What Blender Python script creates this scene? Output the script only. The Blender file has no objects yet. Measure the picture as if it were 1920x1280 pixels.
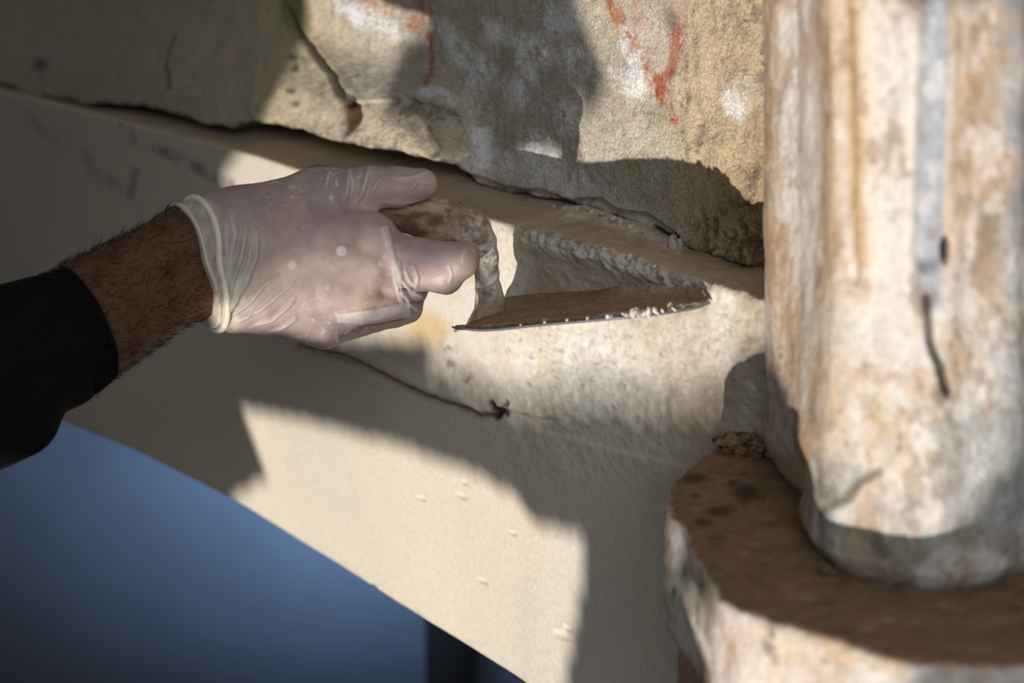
import bpy, math, random
import numpy as np
from mathutils import Vector, Matrix
random.seed(5); rng = np.random.default_rng(5)
sc = bpy.context.scene
COL = sc.collection

# ------------------------------------------------------------------ camera, light, exposure
FPX = 3200.0
PITCH = math.atan2(855, FPX)
CAM = np.array([0, 0, 1.5])
Fw = np.array([0, math.cos(PITCH), -math.sin(PITCH)])
Up = np.array([0, math.sin(PITCH), math.cos(PITCH)])
Rt = np.array([1.0, 0, 0])
cd = bpy.data.cameras.new('camera'); cam = bpy.data.objects.new('camera', cd); COL.objects.link(cam)
cam.location = CAM; cam.rotation_euler = (math.pi/2 - PITCH, 0, 0)
cd.sensor_width = 36; cd.lens = 36*FPX/1920; cd.clip_start = .02; cd.clip_end = 30
cd.dof.use_dof = True; cd.dof.focus_distance = 1.15; cd.dof.aperture_fstop = 60/11
sc.camera = cam

SUN_EL, SUN_AZ = math.radians(25), math.radians(26)
SUN = np.array([math.cos(SUN_EL)*math.sin(SUN_AZ), math.cos(SUN_EL)*math.cos(SUN_AZ), math.sin(SUN_EL)])   # travel direction, rising
def lamp(name, kind, energy, color, loc=(0,0,0), look=None, **kw):
    l = bpy.data.lights.new(name, kind); l.energy = energy; l.color = color
    for k, v in kw.items(): setattr(l, k, v)
    o = bpy.data.objects.new(name, l); COL.objects.link(o); o.location = loc
    if look is not None:
        o.rotation_euler = Vector(look).to_track_quat('-Z', 'Y').to_euler()
    return o
lamp('low_sun', 'SUN', 4.8, (1, .93, .83), look=SUN, angle=math.radians(.65))
KEY = (.1, -1.1, 1.9)
lamp('room_fill', 'AREA', 21, (.93, .97, 1), loc=KEY, look=Vector((.15, 1.0, 1.2))-Vector(KEY), shape='SQUARE', size=1.1)  # added fill lamp standing in for the room's ambient light
lamp('far_wall_fill', 'AREA', 9, (.46, .68, 1), loc=(-.25, 2.77, .46), look=(.06, .73, -.42), shape='SQUARE', size=.25)  # added lamp hidden behind the masonry to brighten the far wall
w = bpy.data.worlds.new('world'); sc.world = w; w.use_nodes = True
w.node_tree.nodes['Background'].inputs[0].default_value = (1.0, .93, .85, 1)
w.node_tree.nodes['Background'].inputs[1].default_value = .09
sc.view_settings.view_transform = 'Standard'; sc.view_settings.look = 'None'
sc.view_settings.exposure = 0; sc.view_settings.gamma = 1; sc.view_settings.use_curve_mapping = False

# ------------------------------------------------------------------ frame geometry (the wall's planes in the world)
def ray(x, y):
    x = np.asarray(x, float); y = np.asarray(y, float)
    return ((x-960)/FPX)[..., None]*Rt + ((640-y)/FPX)[..., None]*Up + Fw
WD = np.cross([0, 0, 1], [0, 0, 1.]); _d = ray(960-2344, 640-855); WD = _d/np.linalg.norm(_d)
WN = np.cross([0, 0, 1.], WD); WN /= np.linalg.norm(WN)
if WN @ Fw > 0: WN = -WN
Q0 = CAM + ray(1325, 560)*1.05
def hit(x, y, off=0.0):
    r = ray(x, y); off = np.asarray(off, float)
    t = ((Q0-CAM) @ WN + off)/(r @ WN)
    return CAM + r*t[..., None]
def hz(x, y, z):
    r = ray(x, y); return CAM + r*((z-CAM[2])/r[..., 2])[..., None]
def dep(x, y, D):
    return CAM + ray(x, y)*np.asarray(D, float)[..., None]
def proj(P):
    v = P-CAM; w_ = v @ Fw
    return 960+FPX*(v @ Rt)/w_, 640-FPX*(v @ Up)/w_
D0 = 1.12
def HP(p):
    p = np.asarray(p, float); return dep(p[..., 0], p[..., 1], D0 - p[..., 2]*D0/FPX)

# ------------------------------------------------------------------ numpy noise
def _h(i, j, k):
    n = (i*73856093) ^ (j*19349663) ^ (k*83492791)
    n = (n ^ (n >> 13)) & 0x7fffffff
    n = (n*(n*n*15731 & 0x7fffffff) + n*789221 + 1376312589) & 0x7fffffff
    n = (n ^ (n >> 11)) & 0xffffff
    return n/float(0xffffff)
def vn(P):
    I = np.floor(P).astype(np.int64); f = P-I; f = f*f*(3-2*f)
    i, j, k = I[..., 0], I[..., 1], I[..., 2]; a, b, c = f[..., 0], f[..., 1], f[..., 2]
    r = 0
    for di in (0, 1):
        for dj in (0, 1):
            for dk in (0, 1):
                wgt = (a if di else 1-a)*(b if dj else 1-b)*(c if dk else 1-c)
                r = r + wgt*_h(i+di, j+dj, k+dk)
    return r*2-1
def fbm(P, s, o=4, g=.5, seed=0):
    P = np.asarray(P)*s + seed*17.3; r = 0; a = 1; t = 0
    for q in range(o):
        r = r + a*vn(P); t += a; a *= g; P = P*2.03+5.1
    return r/t
def ss(a, b, x):
    t = np.clip((x-a)/(b-a), 0, 1); return t*t*(3-2*t)
def lerp(a, b, t): return a+(b-a)*t
def mix(c, col, m):
    return c + (np.array(col)-c)*np.clip(m, 0, 1)[..., None]
def segd(X, Y, pts):
    """distance to a polyline and position along it (0..1)"""
    best = np.full(X.shape, 1e9); pos = np.zeros(X.shape); n = len(pts)-1
    for i in range(n):
        (ax, ay), (bx, by) = pts[i], pts[i+1]
        dx, dy = bx-ax, by-ay; L = dx*dx+dy*dy+1e-9
        t = np.clip(((X-ax)*dx+(Y-ay)*dy)/L, 0, 1)
        d = np.hypot(X-ax-t*dx, Y-ay-t*dy)
        m = d < best; best = np.where(m, d, best); pos = np.where(m, (i+t)/n, pos)
    return best, pos
def ell(X, Y, x, y, rx, ry, ang=0, e=.5):
    c, s = math.cos(math.radians(ang)), math.sin(math.radians(ang))
    u = ((X-x)*c+(Y-y)*s)/rx; v = (-(X-x)*s+(Y-y)*c)/ry
    return 1-ss(1-e, 1+e, np.hypot(u, v))
def curve(pts, x):
    p = np.array(pts, float); return np.interp(x, p[:, 0], p[:, 1])

# ------------------------------------------------------------------ mesh helpers
def mesh(name, V, Fc, mat, col=None, parent=None, smooth=True):
    me = bpy.data.meshes.new(name)
    V = np.asarray(V, dtype=np.float32); Fc = np.asarray(Fc)
    me.vertices.add(len(V)); me.vertices.foreach_set('co', V.ravel())
    k = Fc.shape[1]
    me.loops.add(Fc.size); me.loops.foreach_set('vertex_index', Fc.astype(np.int32).ravel())
    me.polygons.add(len(Fc))
    me.polygons.foreach_set('loop_start', np.arange(0, Fc.size, k, dtype=np.int32))
    me.update(calc_edges=True); me.validate()
    if smooth: me.polygons.foreach_set('use_smooth', np.ones(len(me.polygons), bool))
    if col is not None:
        a = me.color_attributes.new('Col', 'FLOAT_COLOR', 'POINT')
        c = np.ones((len(V), 4), np.float32); c[:, :3] = np.clip(col, 0, 1); a.data.foreach_set('color', c.ravel())
    me.materials.append(mat)
    o = bpy.data.objects.new(name, me); COL.objects.link(o)
    if parent is not None: o.parent = parent
    return o
def tag(o, label=None, cat=None, kind=None, group=None):
    if label: o['label'] = label
    if cat: o['category'] = cat
    if kind: o['kind'] = kind
    if group: o['group'] = group
    return o
def gridfaces(nr, nc):
    i = np.arange((nr-1)*(nc-1)); r = i//(nc-1); c = i % (nc-1); a = r*nc+c
    return np.stack([a, a+1, a+nc+1, a+nc], 1)
def pmat(name, rough=.9, fine=180., amt=.18, bump=.25, bscale=260., bdist=.0015, sss=0, spec=.3, ssscol=None, use_col=True, color=(1,1,1), speck=0, sscale=300.):
    m = bpy.data.materials.new(name); m.use_nodes = True; nt = m.node_tree; N = nt.nodes; L = nt.links
    b = N['Principled BSDF']; b.inputs['Roughness'].default_value = rough
    b.inputs['Specular IOR Level'].default_value = spec
    geo = N.new('ShaderNodeNewGeometry')
    nz = N.new('ShaderNodeTexNoise'); nz.inputs['Scale'].default_value = fine; nz.inputs['Detail'].default_value = 6; nz.inputs['Roughness'].default_value = .65
    L.new(geo.outputs['Position'], nz.inputs['Vector'])
    mr = N.new('ShaderNodeMapRange'); mr.inputs[1].default_value = .3; mr.inputs[2].default_value = .7
    mr.inputs[3].default_value = 1-amt; mr.inputs[4].default_value = 1+amt*.6
    L.new(nz.outputs[0], mr.inputs[0])
    mx = N.new('ShaderNodeVectorMath'); mx.operation = 'SCALE'
    if use_col:
        at = N.new('ShaderNodeAttribute'); at.attribute_name = 'Col'; L.new(at.outputs['Color'], mx.inputs[0])
    else:
        mx.inputs[0].default_value = color
    L.new(mr.outputs[0], mx.inputs['Scale']); outc = mx.outputs[0]
    if speck:
        for sc_, lo_, hi_, v_ in ((sscale, .60, .70, 1-speck), (sscale*.45, .58, .68, 1-speck*.5), (sscale*.8, .36, .28, 1+speck*.35)):
            ns = N.new('ShaderNodeTexNoise'); ns.inputs['Scale'].default_value = sc_; ns.inputs['Detail'].default_value = 5; ns.inputs['Roughness'].default_value = .7
            L.new(geo.outputs['Position'], ns.inputs['Vector'])
            m2 = N.new('ShaderNodeMapRange'); m2.inputs[1].default_value = lo_; m2.inputs[2].default_value = hi_; m2.inputs[3].default_value = 1; m2.inputs[4].default_value = v_
            L.new(ns.outputs[0], m2.inputs[0])
            mm = N.new('ShaderNodeVectorMath'); mm.operation = 'SCALE'; L.new(outc, mm.inputs[0]); L.new(m2.outputs[0], mm.inputs['Scale']); outc = mm.outputs[0]
    L.new(outc, b.inputs['Base Color'])
    if bump:
        nb = N.new('ShaderNodeTexNoise'); nb.inputs['Scale'].default_value = bscale; nb.inputs['Detail'].default_value = 8; nb.inputs['Roughness'].default_value = .6
        L.new(geo.outputs['Position'], nb.inputs['Vector'])
        bp = N.new('ShaderNodeBump'); bp.inputs['Strength'].default_value = bump; bp.inputs['Distance'].default_value = bdist
        L.new(nb.outputs[0], bp.inputs['Height']); L.new(bp.outputs[0], b.inputs['Normal'])
    if sss:
        b.inputs['Subsurface Weight'].default_value = sss; b.inputs['Subsurface Radius'].default_value = (.006, .003, .002); b.inputs['Subsurface Scale'].default_value = 1
    return m
def surface_nets(F, org, h):
    F = F.astype(np.float32); nx, ny, nz = F.shape
    S = F < 0
    cnt = np.zeros((nx-1, ny-1, nz-1), np.uint8)
    for a in (0, 1):
        for b in (0, 1):
            for c in (0, 1): cnt += S[a:nx-1+a, b:ny-1+b, c:nz-1+c]
    act = (cnt > 0) & (cnt < 8)
    idx = np.argwhere(act); num = -np.ones(act.shape, np.int64); num[act] = np.arange(len(idx))
    P = np.zeros((len(idx), 3)); K = np.zeros(len(idx))
    i, j, k = idx.T
    cs = [(a, b, c) for a in (0, 1) for b in (0, 1) for c in (0, 1)]
    for A in cs:
        for ax in range(3):
            if A[ax]: continue
            B = list(A); B[ax] = 1
            fa = F[i+A[0], j+A[1], k+A[2]]; fb = F[i+B[0], j+B[1], k+B[2]]
            m = (fa < 0) != (fb < 0); t = np.where(m, fa/np.where(m, fa-fb, 1), 0)
            for q in range(3): P[:, q] += m*(A[q]+(t if q == ax else 0))
            K += m
    P = P/K[:, None] + idx
    V = np.array(org)+P*h
    fs = []
    for ax in range(3):
        sl0 = [slice(1, -1)]*3; sl1 = [slice(1, -1)]*3
        sl0[ax] = slice(0, -1); sl1[ax] = slice(1, None)
        a = S[tuple(sl0)]; b = S[tuple(sl1)]
        e = np.argwhere(a != b)
        if not len(e): continue
        sg = a[tuple(e.T)]
        off = np.ones(3, int); off[ax] = 0
        e = e+off; u = (ax+1) % 3; v = (ax+2) % 3
        def cell(du, dv):
            c = e.copy(); c[:, u] -= du; c[:, v] -= dv; return num[c[:, 0], c[:, 1], c[:, 2]]
        q = np.stack([cell(1, 1), cell(0, 1), cell(0, 0), cell(1, 0)], 1)
        q[~sg] = q[~sg][:, ::-1]
        fs.append(q)
    Fc = np.concatenate(fs); Fc = Fc[(Fc >= 0).all(1)]
    return biggest(V, Fc)
def biggest(V, Fc):
    lab = np.arange(len(V))
    while True:
        m = lab[Fc].min(1); new = lab.copy()
        for a in range(4): np.minimum.at(new, Fc[:, a], m)
        new = new[new]
        if (new == lab).all(): break
        lab = new
    u, c = np.unique(lab, return_counts=True); k = lab == u[c.argmax()]
    idx = np.cumsum(k)-1; Fc = Fc[k[Fc].all(1)]
    return V[k], idx[Fc]
def laplace(V, Fc, it=2, lam=.5):
    for _ in range(it):
        acc = np.zeros_like(V); c = np.zeros(len(V))
        for a in range(4):
            b = (a+1) % 4
            np.add.at(acc, Fc[:, a], V[Fc[:, b]]); np.add.at(acc, Fc[:, b], V[Fc[:, a]])
            np.add.at(c, Fc[:, a], 1); np.add.at(c, Fc[:, b], 1)
        V = V+lam*(acc/c[:, None]-V)
    return V
def vnormals(V, Fc):
    n = np.cross(V[Fc[:, 2]]-V[Fc[:, 0]], V[Fc[:, 3]]-V[Fc[:, 1]])
    N = np.zeros_like(V)
    for a in range(4): np.add.at(N, Fc[:, a], n)
    return N/(np.linalg.norm(N, axis=1)[:, None]+1e-12)
def cone(P, a, b, ra, rb):
    a = np.array(a, np.float32); b = np.array(b, np.float32); d = b-a
    t = np.clip(((P-a) @ d)/(d @ d), 0, 1)
    q = P-a-t[..., None]*d
    return np.sqrt((q*q).sum(-1))-(ra+(rb-ra)*t)
def smin(a, b, k):
    h = np.clip(.5+.5*(b-a)/k, 0, 1); return b+(a-b)*h-k*h*(1-h)
def tube(pts, rad, ns=8, closed=False):
    pts = np.array(pts, float); n = len(pts); rad = np.broadcast_to(rad, (n,))
    T = np.gradient(pts, axis=0) if not closed else np.roll(pts, -1, 0)-np.roll(pts, 1, 0)
    T /= np.linalg.norm(T, axis=1)[:, None]+1e-12
    ref = np.array([0.3, .2, .93]); A = np.cross(T, ref); A /= np.linalg.norm(A, axis=1)[:, None]; B = np.cross(T, A)
    th = np.arange(ns)*2*np.pi/ns
    V = pts[:, None]+rad[:, None, None]*(np.cos(th)[None, :, None]*A[:, None]+np.sin(th)[None, :, None]*B[:, None])
    V = V.reshape(-1, 3); f = []
    for i in range(n if closed else n-1):
        for j in range(ns):
            i2 = (i+1) % n
            f.append((i*ns+j, i*ns+(j+1) % ns, i2*ns+(j+1) % ns, i2*ns+j))
    if not closed:
        V = np.concatenate([V, pts[:1]-T[:1]*rad[0]*.4, pts[-1:]+T[-1:]*rad[-1]*.4])
        a, b = len(V)-2, len(V)-1
        for j in range(0, ns, 2):
            f.append((a, (j+2) % ns, j+1, j)); f.append((b, (n-1)*ns+j, (n-1)*ns+j+1, (n-1)*ns+(j+2) % ns))
    return V, np.array(f)
def spline(pts, n):
    p = np.array(pts, float); m = len(p); t = np.linspace(0, m-1, n); i = np.clip(t.astype(int), 0, m-2); f = (t-i)[:, None]
    p0 = p[np.clip(i-1, 0, m-1)]; p1 = p[i]; p2 = p[i+1]; p3 = p[np.clip(i+2, 0, m-1)]
    return .5*((2*p1)+(-p0+p2)*f+(2*p0-5*p1+4*p2-p3)*f*f+(-p0+3*p1-3*p2+p3)*f**3)
def join(parts):
    V = []; Fc = []; o = 0
    for v, f in parts: V.append(v); Fc.append(f+o); o += len(v)
    return np.concatenate(V), np.concatenate(Fc)

M_PLASTER = pmat('old_plaster', rough=.93, fine=240, amt=.10, bump=.45, bscale=420, bdist=.001)
M_FRESCO = pmat('painted_plaster', rough=.95, fine=520, amt=.42, bump=.9, bscale=420, bdist=.0025, speck=.6, sscale=300)
M_STONE = pmat('weathered_painted_stone', rough=.9, fine=150, amt=.25, bump=.6, bscale=240, bdist=.003, speck=.5, sscale=150)
M_SKIN = pmat('skin', rough=.6, fine=500, amt=.2, bump=.15, bscale=700, bdist=.0004, sss=.05)
M_GLOVE = pmat('latex', rough=.5, fine=90, amt=.12, bump=.2, bscale=500, bdist=.0005, sss=.08, spec=.5)
M_CLOTH = pmat('black_cloth', rough=.98, fine=900, amt=.4, bump=.3, bscale=1500, bdist=.0006, use_col=False, color=(.006, .006, .0075), spec=.1)
M_CRUST = pmat('plaster_crust', rough=.95, fine=350, amt=.3, bump=.8, bscale=500, bdist=.002, speck=.4, sscale=420)
M_STEEL = pmat('scratched_steel', rough=.4, fine=300, amt=.35, bump=.2, bscale=600, bdist=.0003, use_col=False, color=(.16, .165, .18), spec=.6)
M_HAIR = pmat('dark_hair', rough=.7, amt=.1, bump=0, use_col=False, color=(.018, .011, .008))

# ------------------------------------------------------------------ cornice: ledge + fascia, one continuous sheet of points, split at the lip
LIP = [(-250, 108), (0, 170), (250, 232), (480, 290), (565, 318), (740, 362), (920, 408), (985, 430), (1100, 460), (1200, 490), (1280, 520), (1440, 560), (1700, 640)]
UBOT = [(-250, 95), (0, 150), (90, 180), (165, 195), (240, 192), (300, 203), (440, 236), (480, 222), (540, 232), (600, 247), (640, 264), (700, 272), (760, 287), (830, 302), (870, 312), (900, 337), (960, 357), (1130, 387), (1200, 417), (1250, 450), (1300, 468), (1440, 510), (1700, 590)]
BOT = [(-250, 640), (0, 738), (130, 790), (250, 838), (450, 938), (720, 1106), (1000, 1281), (1200, 1406), (1700, 1720)]
WIDTH = .07
xs = np.arange(-240, 1640, 3.2); nc = len(xs)
lip = hit(xs, curve(LIP, xs)); back = hit(xs, curve(UBOT, xs)-4, -WIDTH-.012); bot = hit(xs, curve(BOT, xs))
Z3 = np.array([0, 0, 1.0])
rows = []; nrm = []; part = []
back[:, 2] = lip[:, 2]+.75*(back[:, 2]-lip[:, 2])
rows.append(back-WN*.004+Z3*.06); nrm.append(np.tile(WN*.01+Z3*.99, (nc, 1))); part.append(0)
for t in np.linspace(0, 1, 64)[:-1]:
    rows.append(lerp(back, lip-WN*.004, t)); nrm.append(np.tile(Z3, (nc, 1))); part.append(0)
for a in np.linspace(0, math.pi/2, 7):
    rows.append(lip-WN*.004-Z3*.004+.004*(math.sin(a)*WN+math.cos(a)*Z3)); nrm.append(np.tile(math.sin(a)*WN+math.cos(a)*Z3, (nc, 1))); part.append(0 if a < 1.0 else 1)
nf = 330
for t in np.linspace(0, 1, nf)[1:]:
    rows.append(lerp(lip-Z3*.004, bot, t)); nrm.append(np.tile(WN, (nc, 1))); part.append(1)
for a in np.linspace(0, math.pi/2, 5)[1:]:
    rows.append(bot-WN*.005+.005*(math.cos(a)*WN-math.sin(a)*Z3)); nrm.append(np.tile(math.cos(a)*WN-math.sin(a)*Z3, (nc, 1))); part.append(1)
for t in np.linspace(0, 1, 5)[1:]:
    rows.append(bot-WN*(.005+.22*t)-Z3*.005); nrm.append(np.tile(-Z3, (nc, 1))); part.append(1)
G = np.array(rows); Nn = np.array(nrm); nr = len(rows); P = G.reshape(-1, 3); NN = Nn.reshape(-1, 3)
X, Y = proj(P)
isl = NN[:, 2]
up_f = ss(.3, .9, NN[:, 2])                         # 1 on the ledge top
fas = 1-up_f
yl = curve(LIP, X)
h = fbm(P, 9, 3, seed=1)*.0012
rough = ss(780, 1080, X)*(1-.75*ss(820, 960, Y))
rough = np.maximum(rough, .12)
h += rough*(fbm(P, 190, 3, .7, seed=2)*.0012 + fbm(P, 45, 3, seed=3)*.0010)
ann = fbm(P*np.array([1, 1, 1.8]), 130, 4, .7, seed=9)
h += ss(900, 1100, X)*(1-ss(700, 900, Y))*np.minimum(0, ann+.05)*.0022*fas
# broken, lumpy lip right of the tool's neck and crumbs on the ledge
lipband = np.exp(-((Y-yl-12)/20)**2)*ss(930, 1000, X)*(1-ss(1300, 1400, X))
lump = fbm(P, 150, 4, .75, seed=4)
h += lipband*(.0015+np.maximum(lump, -.3)*.007)
hollow = ss(yl+18, yl+55, Y)*(1-ss(545, 575, Y))*ss(940, 1000, X)*(1-ss(1290, 1350, X))
h -= hollow*.004
h += up_f*(fbm(P, 40, 4, seed=6)*.0018)*ss(500, 900, X)
crn = ss(.15, .5, fbm(P, 60, 3, seed=7))
d, t = segd(X, Y, [(1065, 402), (1110, 398), (1150, 412), (1190, 430), (1250, 448), (1272, 462)])
crumb = (1-ss(6, 20, d+fbm(P, 120, 3, seed=8)*10))*up_f
h += crumb*.0035
# merge zone by the column
mz = ss(1270, 1400, X)*(1-ss(640, 760, Y))
h += mz*(fbm(P, 35, 4, .6, seed=11)*.004)
# long crack with a knot at its end, faint branch behind it
wob = fbm(P, 60, 3, seed=12)*7
d, t = segd(X+wob, Y+wob, [(560, 648), (600, 655), (640, 662), (690, 685), (740, 712), (800, 742), (850, 760), (905, 778), (935, 776)])
crack = 1-ss(1.5, 4.5, d*(1.25-.5*ss(.2, .9, t)))
d2, t2 = segd(X+wob, Y+wob, [(940, 768), (985, 778), (1015, 787), (1045, 788)])
d3, _ = segd(X, Y, [(922, 755), (935, 772), (928, 782)]); d4, _ = segd(X, Y, [(948, 756), (936, 770), (946, 778)]); d5, _ = segd(X, Y, [(925, 765), (948, 768)])
knot = 1-ss(2, 7, np.minimum(np.minimum(d3, d4+2), d5)+fbm(P, 170, 3, .7, seed=13)*9)
branch = (1-ss(1, 5, d2))*(.5+.5*fbm(P, 100, 2, seed=14))
h -= fas*(crack*.0022+knot*.004+branch*.0015)
dr, _ = segd(X, Y, [(590, 652), (640, 655), (700, 676), (800, 733), (920, 768)])
h += fas*(1-ss(3, 22, dr))*.0012
# second plaster skin: slightly proud below the crack on the right
h += fas*ss(-6, 6, Y-(790+.25*(X-950)))*ss(960, 1020, X)*.0012
# small dings in the lower panel
for (x, y, r) in [(865, 930, 6), (870, 905, 4), (790, 935, 4), (1055, 1190, 9), (1068, 1178, 5), (905, 1090, 5), (700, 1100, 4), (960, 1000, 4)]:
    h -= fas*ell(X, Y, x, y, r*1.6, r*.8, 25)*.0016
dk, tk = segd(X+wob*.6, Y, [(230, 230), (250, 262), (300, 280), (345, 300), (390, 325), (430, 345)])
dk2, _ = segd(X+wob, Y, [(50, 215), (75, 250), (130, 265), (190, 330), (250, 375)])
C = np.tile(np.array([.66, .595, .50]), (len(P), 1))
C = mix(C, (.56, .52, .46), ss(-.2, .4, fbm(P, 7, 4, seed=20))*.5)
C = mix(C, (.62, .60, .56), ss(980, 1120, X)*.5*fas)
wh = ss(760, 860, X)*(1-ss(700, 840, Y))*ss(-.35, .15, fbm(P, 30, 4, seed=21))
C = mix(C, (.72, .70, .66), wh*.75*fas)
C = mix(C, (.50, .42, .32), ss(.05, .3, fbm(P, 110, 5, .75, seed=22))*ss(900, 1200, X)*.5*(1-ss(820, 950, Y)))
C = mix(C, (.30, .245, .18), ss(.22, .38, fbm(P*np.array([1, 1, 1.6]), 150, 5, .75, seed=23))*ss(860, 980, X)*(1-ss(700, 860, Y))*.55*fas)
C = mix(C, (.36, .27, .18), ss(1100, 1380, X)*(1-ss(900, 1020, Y))*.7*ss(-.5, .2, fbm(P, 25, 4, seed=24)))  # brown plaster, spread wider to paint in the dim shade near the plinth
yel = ell(X+wob, Y+wob, 800, 618, 36, 34)
C = mix(C, (.62, .43, .20), yel*.7*fas)
dsp, _ = segd(X+wob, Y, [(835, 650), (880, 700), (905, 745), (930, 770)])
C = mix(C, (.46, .39, .30), (1-ss(10, 42, dsp))*.6*fas*ss(-.3, .3, fbm(P, 50, 3, seed=25)))
for (x, y) in [(843, 652), (846, 684), (874, 708), (912, 590)]:
    C = mix(C, (.12, .10, .08), ell(X+fbm(P, 120, 4, .7, seed=29)*22, Y+fbm(P, 120, 4, .7, seed=28)*18, x, y, 9, 7, e=.8)*fas*.65)
C = mix(C, (.33, .22, .12), (1-ss(3, 11, d-0*d))*0 + (1-ss(2, 13, segd(X+wob, Y+wob, [(560, 648), (600, 655), (690, 685), (800, 742), (905, 778), (935, 776)])[0]))*.6*fas)
C = mix(C, (.20, .135, .085), crack*fas*.85); C = mix(C, (.03, .025, .02), knot*fas); C = mix(C, (.22, .15, .10), branch*fas)
C = mix(C, (.12, .06, .045), (1-ss(4, 16, dk))*fas*.6*ss(-.3, .3, fbm(P, 60, 4, .7, seed=26)))
C = mix(C, (.20, .13, .10), (1-ss(3, 22, dk2))*fas*.4*ss(-.3, .3, fbm(P, 50, 4, .7, seed=27)))
C = mix(C, (.25, .20, .2), (1-ss(3, 12, segd(X, Y, [(255, 320), (245, 365)])[0]))*fas*.6)
# left part is darker
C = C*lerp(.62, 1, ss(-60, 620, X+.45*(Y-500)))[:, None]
# ledge top: brown settled dust
L_ = np.tile(np.array([.49, .385, .275]), (len(P), 1))
L_ = mix(L_, (.40, .305, .21), ss(-.2, .4, fbm(P, 22, 4, seed=30)))
L_ = mix(L_, (.66, .60, .52), crumb*.8)
L_ = mix(L_, (.62, .57, .50), ss(.2, .45, fbm(P, 75, 4, .6, seed=31))*ss(860, 1000, X)*.35)
L_ = mix(L_, (.60, .48, .33), (1-ss(300, 700, X))*.6)
C = lerp(C, L_, np.clip(up_f*ss(-.1, .1, P@Z3-P@Z3+.1), 0, 1)[:, None])
C = mix(C, (.66, .63, .58), lipband*ss(-.2, .2, lump)*.8)
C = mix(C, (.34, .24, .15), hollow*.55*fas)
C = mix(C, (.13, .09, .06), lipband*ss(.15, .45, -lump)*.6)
P2 = P+NN*h[:, None]
fc = gridfaces(nr, nc); rowi = fc[:, 0]//nc; part = np.array(part)
pf = part[rowi]
P2c = P2[np.repeat(part, nc) == 0]
def submesh(name, V, Fc, C, mat):
    u, inv = np.unique(Fc, return_inverse=True)
    return mesh(name, V[u], inv.reshape(Fc.shape), mat, C[u])
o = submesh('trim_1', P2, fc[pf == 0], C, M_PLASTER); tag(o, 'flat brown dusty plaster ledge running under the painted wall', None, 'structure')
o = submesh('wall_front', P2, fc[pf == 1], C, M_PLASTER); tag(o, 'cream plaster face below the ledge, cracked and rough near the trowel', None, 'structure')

# ------------------------------------------------------------------ painted upper wall
xs = np.arange(-240, 1640, 3.0); nc = len(xs)
yb = curve(UBOT, xs)
WTOP = -170
rows = []; nf = 190
Xg = np.tile(xs, (nf, 1)); tt = np.linspace(0, 1, nf)[:, None]
jag = (fbm(np.stack([xs*.02, xs*0, xs*0], 1), 1, 4, .65, seed=40)*9)*(1-.4*ss(900, 1300, xs))
Yg = WTOP+(yb+jag-WTOP)[None, :]*tt
X = Xg.ravel(); Y = Yg.ravel(); ybg = np.tile(yb+jag, nf)
eb = ybg-Y
P = hit(X, Y, -WIDTH+.042*(1-ss(30, 200, eb))*(1-ss(800, 930, X)))
if 1: pass                                           # pixels above the bottom edge
n1 = fbm(P, 28, 4, seed=41); n2 = fbm(P, 90, 4, .6, seed=42); n3 = fbm(P, 12, 3, seed=43)
wx = n1*14; wy = fbm(P, 28, 4, seed=44)*14
h = n3*.002+n1*.0012+n2*.0012+fbm(P, 240, 3, .7, seed=39)*.0009
rt = ss(1240, 1300, X)
h += ss(1240, 1340, X)*ss(360, 420, Y)*np.maximum(fbm(P, 130, 4, .7, seed=77), -.3)*-.004
h += rt*(fbm(P*np.array([1, 1, .45]), 45, 4, .6, seed=45)*.0035-.001)
rb = ss(.16, .34, fbm(P*np.array([1, 1, .6]), 70, 5, .75, seed=46))*ss(-.3, .2, n3); h -= rt*rb*.003
for (x, y, rx, ry, a) in [(1390, 165, 26, 26, .004), (1190, 150, 20, 24, .0025), (1345, 262, 22, 40, .004), (1210, 300, 14, 9, .002), (1268, 152, 7, 16, .003), (740, 70, 40, 24, .002), (900, 140, 18, 24, .0018), (962, 180, 24, 26, .002), (1062, 225, 20, 24, .0015)]:
    h += ell(X+wx, Y+wy, x, y, rx, ry, e=.8)*a
lowl = 1-ss(600, 900, X)
h += lowl*(fbm(P, 26, 4, .55, seed=47)*.004)
h += np.exp(-(eb/22)**2)*.004*(.5+.8*ss(-.3, .3, n1))
pits = ss(.36, .46, fbm(P, 300, 3, .7, seed=48))*ss(-.2, .3, n1); h -= pits*.0006
# flaked piece at the lower left of the lit part
fl = ss(0, 4, Y-curve([(640, 195), (700, 185), (800, 190), (850, 205), (900, 300)], X)-wy*.5)*ss(655, 665, X)*(1-ss(855, 885, X+wx))
h -= fl*.004
dd, _ = segd(X+wx*.3, Y+wy*.3, [(770, 230), (790, 262), (805, 285)]); h -= (1-ss(3, 16, dd))*.005; ddk = 1-ss(6, 20, dd)
cr, ct = segd(X+wx*.5, Y+wy*.5, [(545, 20), (570, 78), (600, 110), (632, 150), (648, 178), (655, 195)])
crk = (1-ss(3, 9, cr)); h -= crk*.006
h += (1-ss(8, 26, cr))*.002
hole = ell(X+wx*.4, Y, 657, 215, 12, 40, 4, .25); h -= hole*.005; h += (1-ss(8, 26, cr))*0
cv, _ = segd(X+wx, Y, [(322, 70), (312, 120), (318, 165)]); crv = 1-ss(2, 8, cv); h -= crv*.003
cl, clt = segd(X+wx*.25, Y+wy*.3, [(880, 326), (940, 352), (1010, 358), (1075, 375), (1130, 372), (1160, 392), (1210, 405), (1245, 430), (1262, 440)])
clk = (1-ss(1.5, 4.5, cl)); h -= clk*.003
gap, _ = segd(X, Y, [(1225, 425), (1245, 438), (1268, 446)]); h -= (1-ss(2, 6, gap))*.004
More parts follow.
